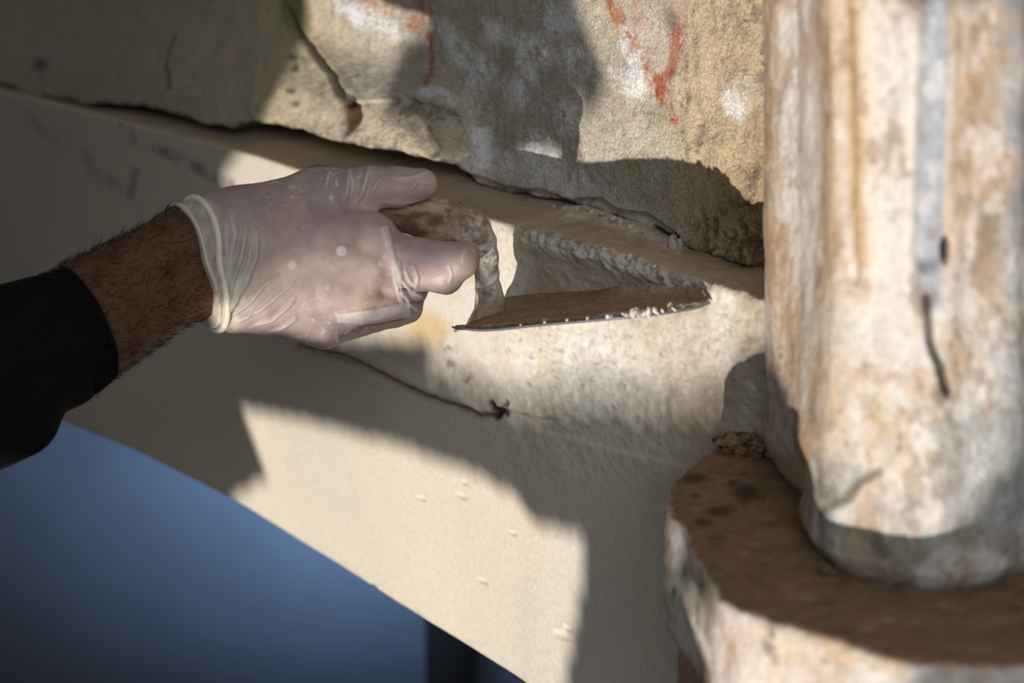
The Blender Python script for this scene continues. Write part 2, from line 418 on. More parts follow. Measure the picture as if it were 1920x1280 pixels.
C = np.tile(np.array([.56, .51, .42]), (len(P), 1)); nf_ = fbm(P, 110, 5, .75, seed=59)
C = mix(C, (.38, .35, .31), ss(-.1, .3, n3)*.6); C = mix(C, (.36, .32, .27), ss(.05, .35, fbm(P, 60, 5, .75, seed=53))*.55); C = mix(C, (.44, .37, .28), ss(.0, .25, fbm(P, 35, 5, .7, seed=60))*.5); C = mix(C, (.25, .22, .18), ss(.16, .3, nf_)*ss(-.1, .2, n1)*.5); C = mix(C, (.70, .66, .60), ss(.1, .3, fbm(P, 80, 5, .75, seed=54))*.45)
C = mix(C, (.56, .50, .40), ss(0, .4, fbm(P, 40, 4, seed=50))*.6)
C = mix(C, (.56, .45, .31), ss(1235, 1310, X+wx))
C = mix(C, (.40, .285, .16), ss(1290, 1420, X)*ss(-.2, .3, n1)*.6)
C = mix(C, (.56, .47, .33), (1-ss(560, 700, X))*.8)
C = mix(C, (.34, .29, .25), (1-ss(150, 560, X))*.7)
C = mix(C, (.62, .53, .40), fl*.8); C = mix(C, (.22, .20, .18), ddk*.7*ss(-.3, .2, n2)); C = mix(C, (.2, .17, .13), fl*ss(.12, .3, fbm(P, 60, 5, .75, seed=58))*.7)  # flake's cream, with its dark shadow marks painted in
for (x, y, rx, ry, a) in [(900, 142, 22, 34, 20), (965, 182, 30, 34, 0), (1000, 95, 22, 40, -60), (1045, 45, 30, 34, 0), (1075, 115, 26, 22, 30), (1062, 222, 24, 32, 0), (870, 100, 60, 20, 45), (930, 60, 30, 20, 30), (1190, 155, 28, 32, 0), (1180, 95, 16, 40, -15), (990, 125, 16, 30, -40), (1020, 308, 44, 30, 10), (930, 315, 60, 24, 20), (1060, 345, 60, 24, 8), (820, 175, 30, 14, 35), (700, 40, 70, 18, 28), (1370, 190, 24, 22, 0), (900, 270, 20, 30, 0), (1010, 270, 22, 26, 0)]:
    C = mix(C, (.84, .84, .87), ell(X+wx*1.6+nf_*26, Y+wy*1.6+nf_*20, x, y, rx*1.05, ry*1.05, a, .5)*ss(-.35, .0, nf_)*.92)
C = mix(C, (.63, .60, .57), np.exp(-(eb/34)**2)*ss(860, 930, X)*(1-ss(1200, 1300, X))*.7)
for (x, y, r) in [(965, 112, 18), (920, 205, 20), (860, 42, 22), (1252, 240, 16), (1000, 312, 16), (1145, 75, 18), (1100, 230, 16), (945, 20, 20), (1180, 330, 20), (690, 120, 12)]:
    C = mix(C, (.34, .36, .15), ell(X+wx*2, Y+wy*2, x, y, r, r*1.3, e=.9)*.5*ss(-.3, .4, n2+.1))
rn = ss(-.12, .14, fbm(P*np.array([1, 1, .6]), 150, 5, .8, seed=52)+.12)
def red(pts, w0, amt, c=(.42, .12, .06)):
    global C
    q, _ = segd(X+wx*.5, Y+wy*.5, pts); C = mix(C, c, (1-ss(w0*.35, w0*2.0, q+n2*w0))*rn*min(1, amt*1.15))
for (x, y, rx, ry) in [(1390, 30, 22, 30), (1402, 385, 20, 26), (1420, 120, 8, 50), (1418, 330, 9, 40), (1345, 50, 8, 20), (1425, 460, 14, 24)]:
    C = mix(C, (.16, .12, .085), ell(X+wx*2, Y+wy*2, x, y, rx, ry, 10, .9)*ss(-.15, .1, fbm(P, 120, 5, .75, seed=57))*.9)
red([(1138, -60), (1142, 0), (1160, 45), (1185, 75), (1203, 110), (1228, 155), (1247, 190), (1262, 222)], 9, .85)
red([(1266, 55), (1268, 100), (1258, 135), (1243, 150), (1236, 180)], 10, .8)
red([(1188, -60), (1192, 10), (1200, 40)], 10, .55, (.48, .20, .11))
red([(1150, 20), (1168, 60)], 14, .5, (.5, .22, .12))
red([(690, -60), (700, 0), (715, 12)], 16, .55, (.48, .22, .13))
red([(770, -60), (800, 0), (795, 38), (775, 48)], 16, .65, (.40, .15, .09))
red([(800, 70), (808, 110), (803, 150)], 7, .8, (.42, .16, .09))
red([(1240, -60), (1275, 0), (1270, 30)], 16, .35, (.5, .3, .24))
C = mix(C, (.62, .50, .45), ell(X+wx, Y+wy, 1215, 60, 36, 60, -20, .8)*.45)
C = mix(C, (.15, .13, .11), ell(X+wx, Y+wy, 1255, 42, 14, 22, -20, .9)*.7)
C = mix(C, (.52, .38, .32), ell(X+wx*1.3, Y+wy, 1165, 215, 26, 9, 30, .8)*.5)
for (x, y0, y1, w_) in [(1308, 70, 260, 5), (1290, 100, 300, 3), (1335, -50, 60, 6)]:
    q, _ = segd(X+wx*.3, Y, [(x, y0), (x, y1)]); C = mix(C, (.20, .15, .10), (1-ss(w_*.4, w_*1.8, q))*.6*ss(-.3, .3, n2))
C = mix(C, (.22, .17, .12), rt*rb*.7)
C = mix(C, (.2, .17, .14), pits*.45)
C = mix(C, (.62, .56, .46), ell(X+wx, Y+wy, 1390, 160, 26, 26, e=.7)*.6)
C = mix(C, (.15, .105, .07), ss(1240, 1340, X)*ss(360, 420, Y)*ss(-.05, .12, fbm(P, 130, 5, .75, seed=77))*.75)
C = mix(C, (.33, .21, .12), (1-ss(1.5, 6, cl))*.7); C = mix(C, (.04, .025, .015), (1-ss(1.5, 6, gap)))
C = mix(C, (.25, .21, .07), ell(X+wx, Y, 548, 15, 22, 48, -25, .5)*.85)
C = mix(C, (.13, .12, .11), crk*.85); C = mix(C, (.09, .045, .02), hole); C = mix(C, (.14, .10, .07), crv*.7)  # crack tones; the hole's inner dark is painted over a shallow dent
C = mix(C, (.10, .085, .07), lowl*ss(.2, .34, fbm(P, 110, 5, .75, seed=51))*.7*ss(540, 620, X)*ss(-.2, .3, n3))
C = mix(C, (.06, .05, .045), ell(X, Y, 75, 122, 14, 11, e=.7)*.8)
for (x, y) in [(545, 170), (552, 128), (545, 108), (550, 195)]:
    C = mix(C, (.07, .06, .05), ell(X+wx*.3, Y, x, y, 7, 6, e=.8)*.8)
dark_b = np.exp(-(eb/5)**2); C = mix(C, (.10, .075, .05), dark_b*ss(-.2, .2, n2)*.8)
Pu = P+WN*h[:, None]
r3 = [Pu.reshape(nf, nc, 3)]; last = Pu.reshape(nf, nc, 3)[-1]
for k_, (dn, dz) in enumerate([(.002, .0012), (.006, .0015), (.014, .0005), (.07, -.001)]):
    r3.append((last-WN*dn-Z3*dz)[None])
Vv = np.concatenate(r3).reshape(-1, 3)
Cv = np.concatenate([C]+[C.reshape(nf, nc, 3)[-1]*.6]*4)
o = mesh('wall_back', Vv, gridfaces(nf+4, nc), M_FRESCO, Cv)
tag(o, 'weathered painted plaster wall above the ledge with red brush strokes and white lime patches', None, 'structure')

# ------------------------------------------------------------------ column and its plinth
ZP = float(hit(1365, 822)[2])
fp = [(1530, 760), (1475, 812), (1439, 850), (1446, 895), (1478, 935), (1500, 965), (1506, 1005), (1518, 1045), (1555, 1070), (1600, 1088), (1670, 1106), (1740, 1116), (1800, 1116), (1850, 1110), (1895, 1098), (1925, 1090), (1990, 1062), (2060, 1010), (2090, 940), (2080, 880)]
F3 = np.array([hz(x, y, ZP) for x, y in fp])
F3 = spline(F3, 360)
_n = (F3-Q0) @ WN; F3 = F3+WN*np.maximum(-.08-_n, 0)[:, None]
tn = np.gradient(F3, axis=0); on = np.stack([-tn[:, 1], tn[:, 0], tn[:, 2]*0], 1); on /= np.linalg.norm(on, axis=1)[:, None]+1e-9
cen = F3.mean(0)
if (on*(F3-cen)).sum() < 0: on = -on
for _ in range(30): on = (np.roll(on, 1, 0)+on+np.roll(on, -1, 0)); on /= np.linalg.norm(on, axis=1)[:, None]
H = .46; nz = 330
zz = np.concatenate([np.linspace(0, .02, 20)[:-1], np.linspace(.02, H, nz)])
sP = F3[None]+zz[:, None, None]*(Z3-np.array([.040, 0, 0]))
inset = .006*(1-ss(0, .012, zz))
u = np.arange(360)/359.
Pc = sP.reshape(-1, 3); UU = np.tile(u, len(zz)); ZZ = np.repeat(zz, 360)
X, Y = proj(Pc)
xcol = X + (Y-500)*.02
folds = .0035*np.sin(UU*46+1.5*fbm(np.stack([UU*4, ZZ*3, UU*0], 1), 1, 2, seed=61))*(.4+.6*ss(.05, .3, ZZ))
h = folds+fbm(Pc, 14, 3, seed=62)*.004+fbm(Pc*np.array([1, 1, .5]), 60, 4, .6, seed=63)*.0018
def vline(x0, y0, x1, y1, w_):
    q, _ = segd(X, Y, [(x0, y0), (x1, y1)]); return 1-ss(w_*.4, w_*1.3, q)
gro = vline(1768, -300, 1735, 480, 28); h -= gro*.006
h -= vline(1578, -300, 1590, 520, 15)*.003
hc1 = ell(X, Y, 1772, 468, 9, 24, e=.4); hc2 = 1-ss(4, 12, segd(X+fbm(Pc, 50, 2, seed=64)*10, Y, [(1742, 560), (1745, 640), (1762, 680), (1780, 735)])[0])
h -= hc1*.008+hc2*.005
h -= .006*np.repeat(inset/.006, 360)
# worn lower left corner
h -= .004*ell(X, Y, 1470, 900, 50, 60, 45, .6)
Pc2 = Pc+np.tile(on, (len(zz), 1))*h[:, None]
a1 = np.array([1, 1, .22])
s1 = fbm(Pc*a1, 32, 4, seed=65); s2 = fbm(Pc*a1, 70, 4, seed=66); b1 = fbm(Pc, 22, 4, seed=67); b2 = fbm(Pc, 60, 4, seed=68)
C = np.tile(np.array([.66, .58, .50]), (len(Pc), 1))
C = mix(C, (.62, .44, .27), ss(0, .3, s1)*.85)
C = mix(C, (.76, .72, .69), ss(.0, .3, -s1)*.8)
C = mix(C, (.70, .53, .38), ss(.1, .4, s2)*.6)
for (x, w_, c, a) in [(1450, 16, (.50, .36, .23), .9), (1487, 22, (.80, .76, .72), .9), (1538, 30, (.60, .44, .29), .9), (1594, 15, (.58, .40, .24), .9), (1615, 12, (.76, .66, .56), .6), (1665, 44, (.78, .72, .67), .85), (1720, 14, (.66, .54, .42), .5), (1850, 30, (.46, .35, .25), .8)]:
    q, _ = segd(X+s1*20, Y, [(x, -400), (x+5, 300), (x+8, 560)]); C = mix(C, c, (1-ss(w_*.5, w_*1.4, q))*a*(1-ss(450, 640, Y)))
C = mix(C, (.40, .43, .50), vline(1768, -300, 1738, 560, 30)*.9)
C = mix(C, (.50, .36, .17), ss(.0, .22, b1)*ss(620, 900, Y)*.75)
C = mix(C, (.36, .37, .37), ss(.08, .26, -b1)*ss(550, 800, Y)*.7); C = mix(C, (.56, .38, .26), ss(.08, .3, fbm(Pc, 30, 4, seed=69))*.55)
C = mix(C, (.46, .48, .50), ss(1830, 1900, X)*ss(-.3, .2, b2)*.75)
C = mix(C, (.28, .24, .16), ell(X+b2*30, Y, 1865, 400, 22, 60, 10, .7)*.7)
C = mix(C, (.50, .49, .47), ss(975, 1010, Y)*ss(1480, 1530, X)*.3); C = mix(C, (.22, .2, .17), ss(1000, 1050, Y)*ss(.05, .3, b2)*.6); C = mix(C, (.46, .40, .24), ss(980, 1010, Y)*ss(.12, .3, -b1)*.35)
C = mix(C, (.22, .19, .16), ss(.2, .45, b2)*ss(850, 950, Y)*.6)
q, _ = segd(X+b2*10, Y, [(1545, 960), (1590, 935), (1610, 905), (1650, 885)]); C = mix(C, (.10, .08, .06), (1-ss(3, 14, q))*.7)
f5 = fbm(Pc*np.array([1, 1, .6]), 75, 5, .75, seed=99); C = mix(C, (.36, .26, .18), ss(.12, .3, f5)*.55); C = mix(C, (.82, .78, .76), ss(.12, .3, -f5)*.5)
C = mix(C, (.03, .025, .03), np.maximum(hc1, hc2*.8))
C = mix(C, (.12, .10, .08), vline(1755, 735, 1790, 800, 10)*.4)
C = mix(C, (.42, .30, .19), ell(X, Y, 1455, 905, 40, 75, -35, .5)*.8)
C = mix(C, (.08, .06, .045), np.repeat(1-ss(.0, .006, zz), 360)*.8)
C = (C*.92)**1.15
o = mesh('carved_column', Pc2, gridfaces(len(zz), 360)[:, ::-1], M_STONE, C)
tag(o, 'pale carved column with faded ochre and blue paint standing on the stone plinth', 'column')

def inpoly(px, py, poly):
    poly = np.array(poly); n = len(poly); c = np.zeros(px.shape, bool); j = n-1
    for i in range(n):
        xi, yi = poly[i]; xj, yj = poly[j]
        if yi != yj:
            m = ((yi > py) != (yj > py)) & (px < (xj-xi)*(py-yi)/(yj-yi)+xi); c ^= m
        j = i
    return c
def slab(outline, z0, z1, hstep, amp, rnd, seed, bevel_low=0):
    """rough stone slab from a plan outline, grown as a distance field"""
    O = np.array(outline)[:, :2]; O = spline(np.vstack([O, O[:1]]), 90)
    lo = np.array([O[:, 0].min()-.02, O[:, 1].min()-.02, z0-.015]); hi = np.array([O[:, 0].max()+.02, O[:, 1].max()+.02, z1+.012])
    n = np.ceil((hi-lo)/hstep).astype(int)
    gx = lo[0]+np.arange(n[0])*hstep; gy = lo[1]+np.arange(n[1])*hstep; gz = lo[2]+np.arange(n[2])*hstep
    A, B = np.meshgrid(gx, gy, indexing='ij')
    d, _ = segd(A, B, [tuple(q) for q in O]); ins = inpoly(A, B, O); d = np.where(ins, -d, d)
    a, b, c = np.meshgrid(gx, gy, gz, indexing='ij')
    Pt = np.stack([a, b, c], -1)
    d2 = d[..., None]+(bevel_low*np.clip((z1-.03-gz)/(z1-z0), 0, 1)**1.5)[None, None]
    d2 = d2 + fbm(Pt, 22, 3, seed=seed)*amp*1.6
    dz = np.abs(gz-(z0+z1)/2)-(z1-z0)/2
    q1 = d2+rnd; q2 = dz[None, None, :]+rnd
    Fd = np.minimum(np.maximum(q1, q2), 0)+np.sqrt(np.maximum(q1, 0)**2+np.maximum(q2, 0)**2)-rnd
    Fd = Fd+fbm(Pt, 55, 3, .6, seed=seed+1)*amp*.9
    V, Fc = surface_nets(Fd, lo, hstep)
    return V, Fc
pl = [(1400, 800), (1365, 822), (1300, 858), (1262, 905), (1255, 955), (1278, 988), (1300, 1030), (1330, 1080), (1356, 1118), (1400, 1146), (1465, 1168), (1550, 1195), (1640, 1222), (1760, 1240), (1900, 1245), (2060, 1230), (2200, 1150), (2250, 1000), (2200, 900)]
PL = [hz(x, y, ZP) for x, y in pl]
PL = [q_+WN*max(-.004-(q_-Q0) @ WN, 0) for q_ in PL]
V, Fc = slab(PL, ZP-.075, ZP, .0026, .003, .006, 70, .006)
V = laplace(V, Fc, 1, .4)
Nv = vnormals(V, Fc)
if (Nv[:, 2]*np.sign(V[:, 2]-(ZP-.04))).sum() < 0: Nv = -Nv; Fc = Fc[:, ::-1]
topm = ss(.45, .8, Nv[:, 2])
b1 = fbm(V, 26, 4, seed=71); b2 = fbm(V, 70, 4, .6, seed=72); b3 = fbm(V, 12, 3, seed=73)
V = V-Nv*(topm*ss(.3, .45, fbm(V, 60, 3, .6, seed=75))*.002)[:, None]+Nv*((1-topm)*b2*.0022)[:, None]
C = np.tile(np.array([.66, .61, .57]), (len(V), 1))
C = mix(C, (.58, .44, .32), ss(.05, .3, b1)*.6); C = mix(C, (.78, .74, .71), ss(0, .3, -b1)*.6); C = mix(C, (.50, .36, .22), ss(.08, .25, fbm(V, 45, 5, .7, seed=78))*.6)
C = mix(C, (.55, .22, .12), ss(.12, .35, b3)*(1-ss(.10, .14, V[:, 0]))*.5)
C = mix(C, (.40, .40, .40), ss(.15, .4, -b1)*.4)
C = mix(C, (.16, .13, .10), ss(.3, .45, b2)*.7)
T = np.tile(np.array([.25, .155, .09]), (len(V), 1))
T = mix(T, (.23, .145, .085), ss(-.1, .4, b1)); T = mix(T, (.09, .055, .035), ss(.18, .4, fbm(V, 70, 5, .7, seed=75))*.7)
T = mix(T, (.36, .30, .25), ss(.30, .5, fbm(V, 120, 4, .7, seed=76))*.5)
pxv, pyv = proj(V)
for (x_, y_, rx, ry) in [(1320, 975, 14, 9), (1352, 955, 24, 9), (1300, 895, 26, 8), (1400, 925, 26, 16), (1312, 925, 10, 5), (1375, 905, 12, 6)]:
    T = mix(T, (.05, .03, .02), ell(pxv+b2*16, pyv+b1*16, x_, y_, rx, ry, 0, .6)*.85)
C = lerp(C, T, topm[:, None])
plinth = bpy.data.objects.new('stone_plinth', None); COL.objects.link(plinth); plinth.location = (0, 0, 0)
tag(plinth, 'rough rounded stone plinth with brown dusty top under the carved column', 'plinth')
mesh('upper_slab', V, Fc, M_STONE, C, plinth)
# smaller moulding below, set back and showing left of the slab
low = [(1400, 1060), (1330, 1108), (1285, 1138), (1268, 1172), (1270, 1205), (1300, 1250), (1340, 1290), (1500, 1400), (1800, 1440), (2300, 1380), (2300, 1100)]
ZL = float(hit(1330, 1108)[2])
LW = [hz(x, y, ZL) for x, y in low]
LW = [q_+WN*max(-.004-(q_-Q0) @ WN, 0) for q_ in LW]
V, Fc = slab(LW, ZL-.10, ZL, .0045, .003, .014, 80, .02)
Nv = vnormals(V, Fc)
b1 = fbm(V, 26, 4, seed=81); b2 = fbm(V, 70, 4, .6, seed=82)
C = np.tile(np.array([.36, .25, .155]), (len(V), 1)); C = mix(C, (.5, .42, .33), ss(0, .4, b1)*.5); C = mix(C, (.12, .08, .055), ss(.2, .4, b2)*.8)
mesh('lower_moulding', V, Fc[:, ::-1] if (Nv[:, 2]*np.sign(V[:, 2]-(ZL-.05))).sum() < 0 else Fc, M_STONE, C, plinth)
# clod of dried mortar in the corner where plinth, column and wall meet
c0 = hit(1395, 835, .008); g = np.linspace(-.03, .03, 44)
a, b, c = np.meshgrid(g, g, g*.6, indexing='ij'); Pt = np.stack([a, b, c], -1)
Fd = np.sqrt((a/1.6)**2+(b/1.6)**2+(c/.8)**2)-.009+fbm(Pt, 190, 4, .75, seed=85)*.009
V, Fc = surface_nets(Fd, (0, 0, 0), 1.0)
V = (V/43.-.5)*np.array([.06, .06, .036])+c0
b2 = fbm(V, 260, 4, .7, seed=86); C = mix(np.tile(np.array([.33, .21, .12]), (len(V), 1)), (.07, .045, .03), ss(.05, .3, b2))
o = mesh('corner_mortar', V, Fc, M_CRUST, C, plinth); o['label'] = 'crumbly dark brown mortar in the corner'

# ------------------------------------------------------------------ the hand, arm and clothing (distance field in hand units: 1 = 0.35 mm)
U_ = (322, 383, 52); L_c = (388, 600, 45); M_c = (388, 478, 125)
def plane3(a, b, c, toward):
    a, b, c = map(np.array, (a, b, c)); n = np.cross(b-a, c-a).astype(float); n /= np.linalg.norm(n)
    if n @ (np.array(toward)-a) < 0: n = -n
    return n, a.astype(float)
def hand_sdf(P):
    d = None
    def add(a, b, ra, rb, k):
        nonlocal d
        q = cone(P, a, b, ra, rb); d = q if d is None else smin(d, q, k)
    # wrist and palm
    add((330, 455, 62), (450, 425, 30), 70, 62, 10); add((345, 535, 62), (470, 560, 35), 68, 62, 30)
    add((440, 430, 28), (700, 438, 2), 62, 40, 30)       # index metacarpal
    add((450, 480, 32), (690, 500, 14), 62, 44, 30)
    add((455, 520, 32), (662, 560, 10), 62, 44, 30)
    add((465, 560, 26), (606, 612, -4), 54, 40, 30)      # little metacarpal
    add((430, 418, 20), (600, 370, -18), 62, 51, 30)     # thumb base
    add((520, 440, -20), (640, 470, -40), 60, 55, 40)    # palm mass
    thumb = smin(cone(P, (590, 368, -20), (690, 353, -30), 50, 38), cone(P, (690, 353, -30), (745, 351, -28), 38, 36), 14)
    thumb = smin(thumb, cone(P, (745, 351, -28), (790, 345, -34), 37, 30), 10)
    d = smin(d, thumb, 22)
    def finger(pts, rs, k=12):
        f = None
        for i in range(len(pts)-1):
            q = cone(P, pts[i], pts[i+1], rs[i], rs[i+1]); f = q if f is None else smin(f, q, 10)
        nonlocal d
        d = smin(d, f, k)
    finger([(700, 455, 4), (745, 480, 8), (864, 488, 6), (836, 519, -10), (775, 512, -62)], [42, 40, 32, 29, 26], 16)
    d = smin(d, cone(P, (745, 508, -4), (834, 520, -12), 27, 28), 10)
    finger([(690, 505, 8), (776, 543, -32), (742, 560, -75), (700, 540, -85)], [42, 24, 24, 24], 6)
    finger([(665, 565, 4), (764, 577, -38), (735, 580, -78), (690, 560, -88)], [42, 26, 24, 23], 12)
    finger([(608, 612, -6), (738, 586, -40), (715, 580, -80), (670, 565, -90)], [38, 25, 22, 22], 12)
    return d
def arm_sdf(P, g=0.0):
    d = cone(P, (90, 598, 215), (345, 447, 60), 84, 56); d = smin(d, cone(P, (120, 672, 205), (350, 538, 58), 84, 58), 30)
    d = smin(d, cone(P, (345, 447, 60), (520, 445, 15), 56, 38), 30); d = smin(d, cone(P, (350, 540, 58), (520, 540, 15), 58, 40), 30)
    # skin of the hand inside the glove: continues as a palm and fingers
    d = smin(d, cone(P, (500, 490, 10), (660, 500, 0), 40, 30), 30)
    for a, b in [((660, 470, 0), (835, 489, 4)), ((660, 505, 0), (755, 543, -26)), ((650, 560, 0), (745, 575, -34)), ((590, 600, -6), (715, 586, -40)), ((560, 395, -20), (770, 349, -30))]:
        d = smin(d, cone(P, a, b, 22, 14), 12)
    return d+g
def build(sdf, lo, hi, h, clip=None):
    lo = np.array(lo, float); n = np.ceil((np.array(hi)-lo)/h).astype(int)
    ax = [ (lo[q]+np.arange(n[q])*h).astype(np.float32) for q in range(3)]
    Fd = np.empty(n, np.float32); ch = 40
    for s in range(0, n[0], ch):
        a, b, c = np.meshgrid(ax[0][s:s+ch], ax[1], ax[2], indexing='ij')
        Pt = np.stack([a, b, c], -1); v = sdf(Pt)
        if clip is not None: v = clip(Pt, v)
        Fd[s:s+ch] = v
    return surface_nets(Fd, lo, h)
person = bpy.data.objects.new('person', None); COL.objects.link(person)
tag(person, 'forearm and gloved right hand of a worker in a black sleeve holding the trowel', 'person')

cn, cp = plane3(U_, L_c, M_c, (600, 480, 0))
def gclip(P, v): return np.maximum(v-1.0, -((P-cp) @ cn).astype(np.float32))
V, Fc = build(hand_sdf, (290, 285, -150), (935, 690, 175), 2.6, gclip)
V = laplace(V, Fc, 2, .5)
Nh = vnormals(V, Fc)
eps = hand_sdf((V+Nh*4).astype(np.float32))-hand_sdf((V-Nh*4).astype(np.float32))
if np.median(eps) < 0: Nh = -Nh; Fc = Fc[:, ::-1]
x, y, z = V.T; front = ss(.05, .4, Nh[:, 2])
ridges = [  # (polyline, width, height)
    ([(424, 585), (436, 530), (452, 480), (462, 425)], 5, 6), ([(430, 588), (448, 540), (466, 490), (476, 430)], 4, 5), ([(426, 592), (462, 530), (480, 480), (482, 432)], 4, 5),
    ([(418, 560), (430, 500), (440, 440), (432, 395)], 6, 4), ([(436, 592), (470, 566), (495, 535), (520, 515)], 3, 4), ([(450, 600), (490, 580), (520, 555), (550, 530)], 3, 3.5),
    ([(470, 612), (510, 600), (540, 575), (552, 560)], 3, 3.5), ([(505, 622), (530, 614), (550, 600), (556, 595)], 3, 3), ([(440, 600), (465, 590), (478, 575)], 3, 3),
    ([(612, 348), (614, 335), (618, 320)], 3.5, 4), ([(648, 372), (652, 345), (655, 315)], 4, 6), ([(660, 366), (662, 345), (658, 322)], 3, 4), ([(672, 376), (684, 345), (693, 312)], 4.5, 7), ([(696, 362), (706, 345), (712, 335)], 3, 3),
    ([(735, 332), (765, 334), (785, 330), (800, 322)], 4, 3), ([(775, 352), (782, 338)], 3, 3), ([(785, 338), (806, 345)], 3, 2.5),
  ([(747, 490), (752, 520), (770, 545), (790, 556)], 4, 6), ([(758, 505), (768, 525), (782, 540)], 3.5, 5), ([(775, 500), (783, 518), (781, 536)], 3, 4),
    ([(752, 540), (768, 572), (790, 590)], 4, 5),
    ([(842, 498), (846, 515), (842, 532)], 2.5, 2), ([(872, 470), (866, 480), (868, 492)], 2.5, 1.5), ([(405, 585), (412, 540), (418, 490), (410, 430)], 5, 5), ([(396, 420), (404, 440), (412, 470)], 5, 4),
]
disp = np.zeros(len(V)); wht = np.zeros(len(V))
for pts, w_, a in ridges:
    q, t = segd(x, y, pts); tp = np.sin(np.clip(t, .03, .97)*np.pi)**.5
    g_ = np.exp(-(q/w_)**2)*tp*front; disp += g_*a*1.35 - np.exp(-((q-w_*2)/w_)**2)*tp*front*a*.25; wht = np.maximum(wht, g_)
for pts, w_, a in [([(750, 541), (775, 549), (812, 553)], 3, 7), ([(762, 566), (780, 570), (800, 568)], 3, 6), ([(640, 632), (690, 612), (750, 600)], 5, 3)]:
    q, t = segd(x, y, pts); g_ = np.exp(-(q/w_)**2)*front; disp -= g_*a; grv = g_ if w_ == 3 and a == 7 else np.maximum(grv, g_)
# loose flat fold along the little-finger side
fold = [(628, 585), (690, 577), (745, 568), (770, 560), (772, 596), (700, 610), (632, 606)]
q, _ = segd(x, y, fold+[fold[0]]); ins = inpoly(x, y, fold); ff = np.where(ins, ss(0, 4, q), 0)*front
disp += ff*4; wht = np.maximum(wht, ff*.65)
bandp = [(711, 424), (727, 420), (737, 455), (747, 498), (757, 545), (756, 572), (746, 566), (738, 532), (727, 480)]
q, _ = segd(x, y, bandp+[bandp[0]]); fb = np.where(inpoly(x, y, bandp), ss(0, 3, q), 0)*front; disp += fb*4; wht = np.maximum(wht, fb*.8)
cuffz = (V-cp) @ cn                                   # distance from the cuff's edge
cw = 1-ss(22, 75, cuffz); cin = ss(4, 26, cuffz)
disp += 3*cw+cw*cin*(3*np.sin(y*.12+x*.05)+fbm(V, .035, 3, seed=90)*4)
nn = fbm(V, .012, 3, seed=91); disp += nn*1.5+fbm(V, .05, 3, seed=92)*.8
disp -= 4*np.exp(-((x-715)**2+(y-472)**2)/900)*0
# knuckles
for (kx, ky, r, a) in [(655, 482, 26, 4), (705, 560, 22, 3), (608, 628, 22, 3), (628, 545, 18, 2), (880, 478, 14, 1)]:
    disp += a*np.exp(-((x-kx)**2+(y-ky)**2)/r**2)*front
V = V+Nh*disp[:, None]
C = np.tile(np.array([.60, .455, .415]), (len(V), 1))
C = mix(C, (.47, .36, .37), ss(-.1, .3, fbm(V, .013, 3, seed=93))*.75)
C = mix(C, (.74, .56, .50), ss(0, .4, fbm(V, .02, 3, seed=94))*.5)
C = mix(C, (.72, .52, .40), np.exp(-((x-690)**2+(y-560)**2)/1800)*.6)
C = mix(C, (.76, .62, .50), np.exp(-((x-668)**2+(y-486)**2)/600)*.6)
C = mix(C, (.25, .17, .15), grv*.6); C = mix(C, (.82, .78, .74), wht*.8)  # shade in the gaps between fingers painted dark; loose folds whiter
C = mix(C, (.58, .53, .47), cw*.7); C = mix(C, (.78, .74, .66), cw*ss(.0, .25, fbm(V*np.array([1.6, .35, .5]), .05, 3, seed=89))*.7)
C = C*.80; C = mix(C, (.45, .28, .20), np.exp(-((cuffz-8)/10)**2)*.25)
C = mix(C, (.82, .76, .74), ss(.22, .40, fbm(V, .11, 4, .7, seed=95))*ss(450, 520, x)*(1-ss(700, 760, x))*ss(-.2, .3, fbm(V, .01, 2, seed=96))*.6)
C = mix(C, (.86, .82, .80), (1-ss(8, 11, np.hypot(x-640, y-471)))*front*.8)
C = mix(C, (.82, .76, .73), ell(x, y, 548, 497, 7, 8, 20, .4)*front*.6)
mesh('glove', HP(V), Fc, M_GLOVE, C, person)['label'] = 'thin translucent pinkish white latex glove dusted with plaster'
# rolled bead at the cuff: follows the glove surface
cc = np.array([368, 492, 60.]); n2_, _ = cn, cp
off = ((cp-cc) @ cn); cc = cc+cn*off
e1 = np.cross(cn, [0, 0, 1.]); e1 /= np.linalg.norm(e1); e2 = np.cross(cn, e1)
def rim(sdf, c, n, push, shift, nth=90, tilt=None):
    out = []
    e1 = np.cross(n, [0, 0, 1.]); e1 /= np.linalg.norm(e1); e2 = np.cross(n, e1)
    for th in np.linspace(0, 2*np.pi, nth, endpoint=False):
        dv = math.cos(th)*e1+math.sin(th)*e2; sh = shift(dv) if callable(shift) else shift
        lo_, hi_ = 0., 260.
        for _ in range(24):
            m_ = (lo_+hi_)/2
            if sdf((c+n*sh+dv*m_).astype(np.float32)[None])[0] < 0: lo_ = m_
            else: hi_ = m_
        out.append(c+n*sh+dv*(lo_+push))
    return np.array(out)
glove_o = [o_ for o_ in COL.objects if o_.name == 'glove'][0]
bead = rim(hand_sdf, cc, cn, 9, lambda dv: 24-15*dv[1])
for _ in range(6): bead = (np.roll(bead, 1, 0)+bead*2+np.roll(bead, -1, 0))/4
bead_edge = rim(hand_sdf, cc, cn, 3, 1.5)
for _ in range(5): bead_edge = (np.roll(bead_edge, 1, 0)+bead_edge*2+np.roll(bead_edge, -1, 0))/4
v, f = tube(bead, 6.3, 12, True)
mesh('cuff_bead', HP(v), f, M_GLOVE, np.tile(np.array([.84, .78, .64]), (len(v), 1)), glove_o)['label'] = 'thick cream rolled bead of the cuff'
v, f = tube(bead_edge, 3.6, 8, True)
mesh('cuff_hem', HP(v), f, M_GLOVE, np.tile(np.array([.66, .60, .50]), (len(v), 1)), glove_o)
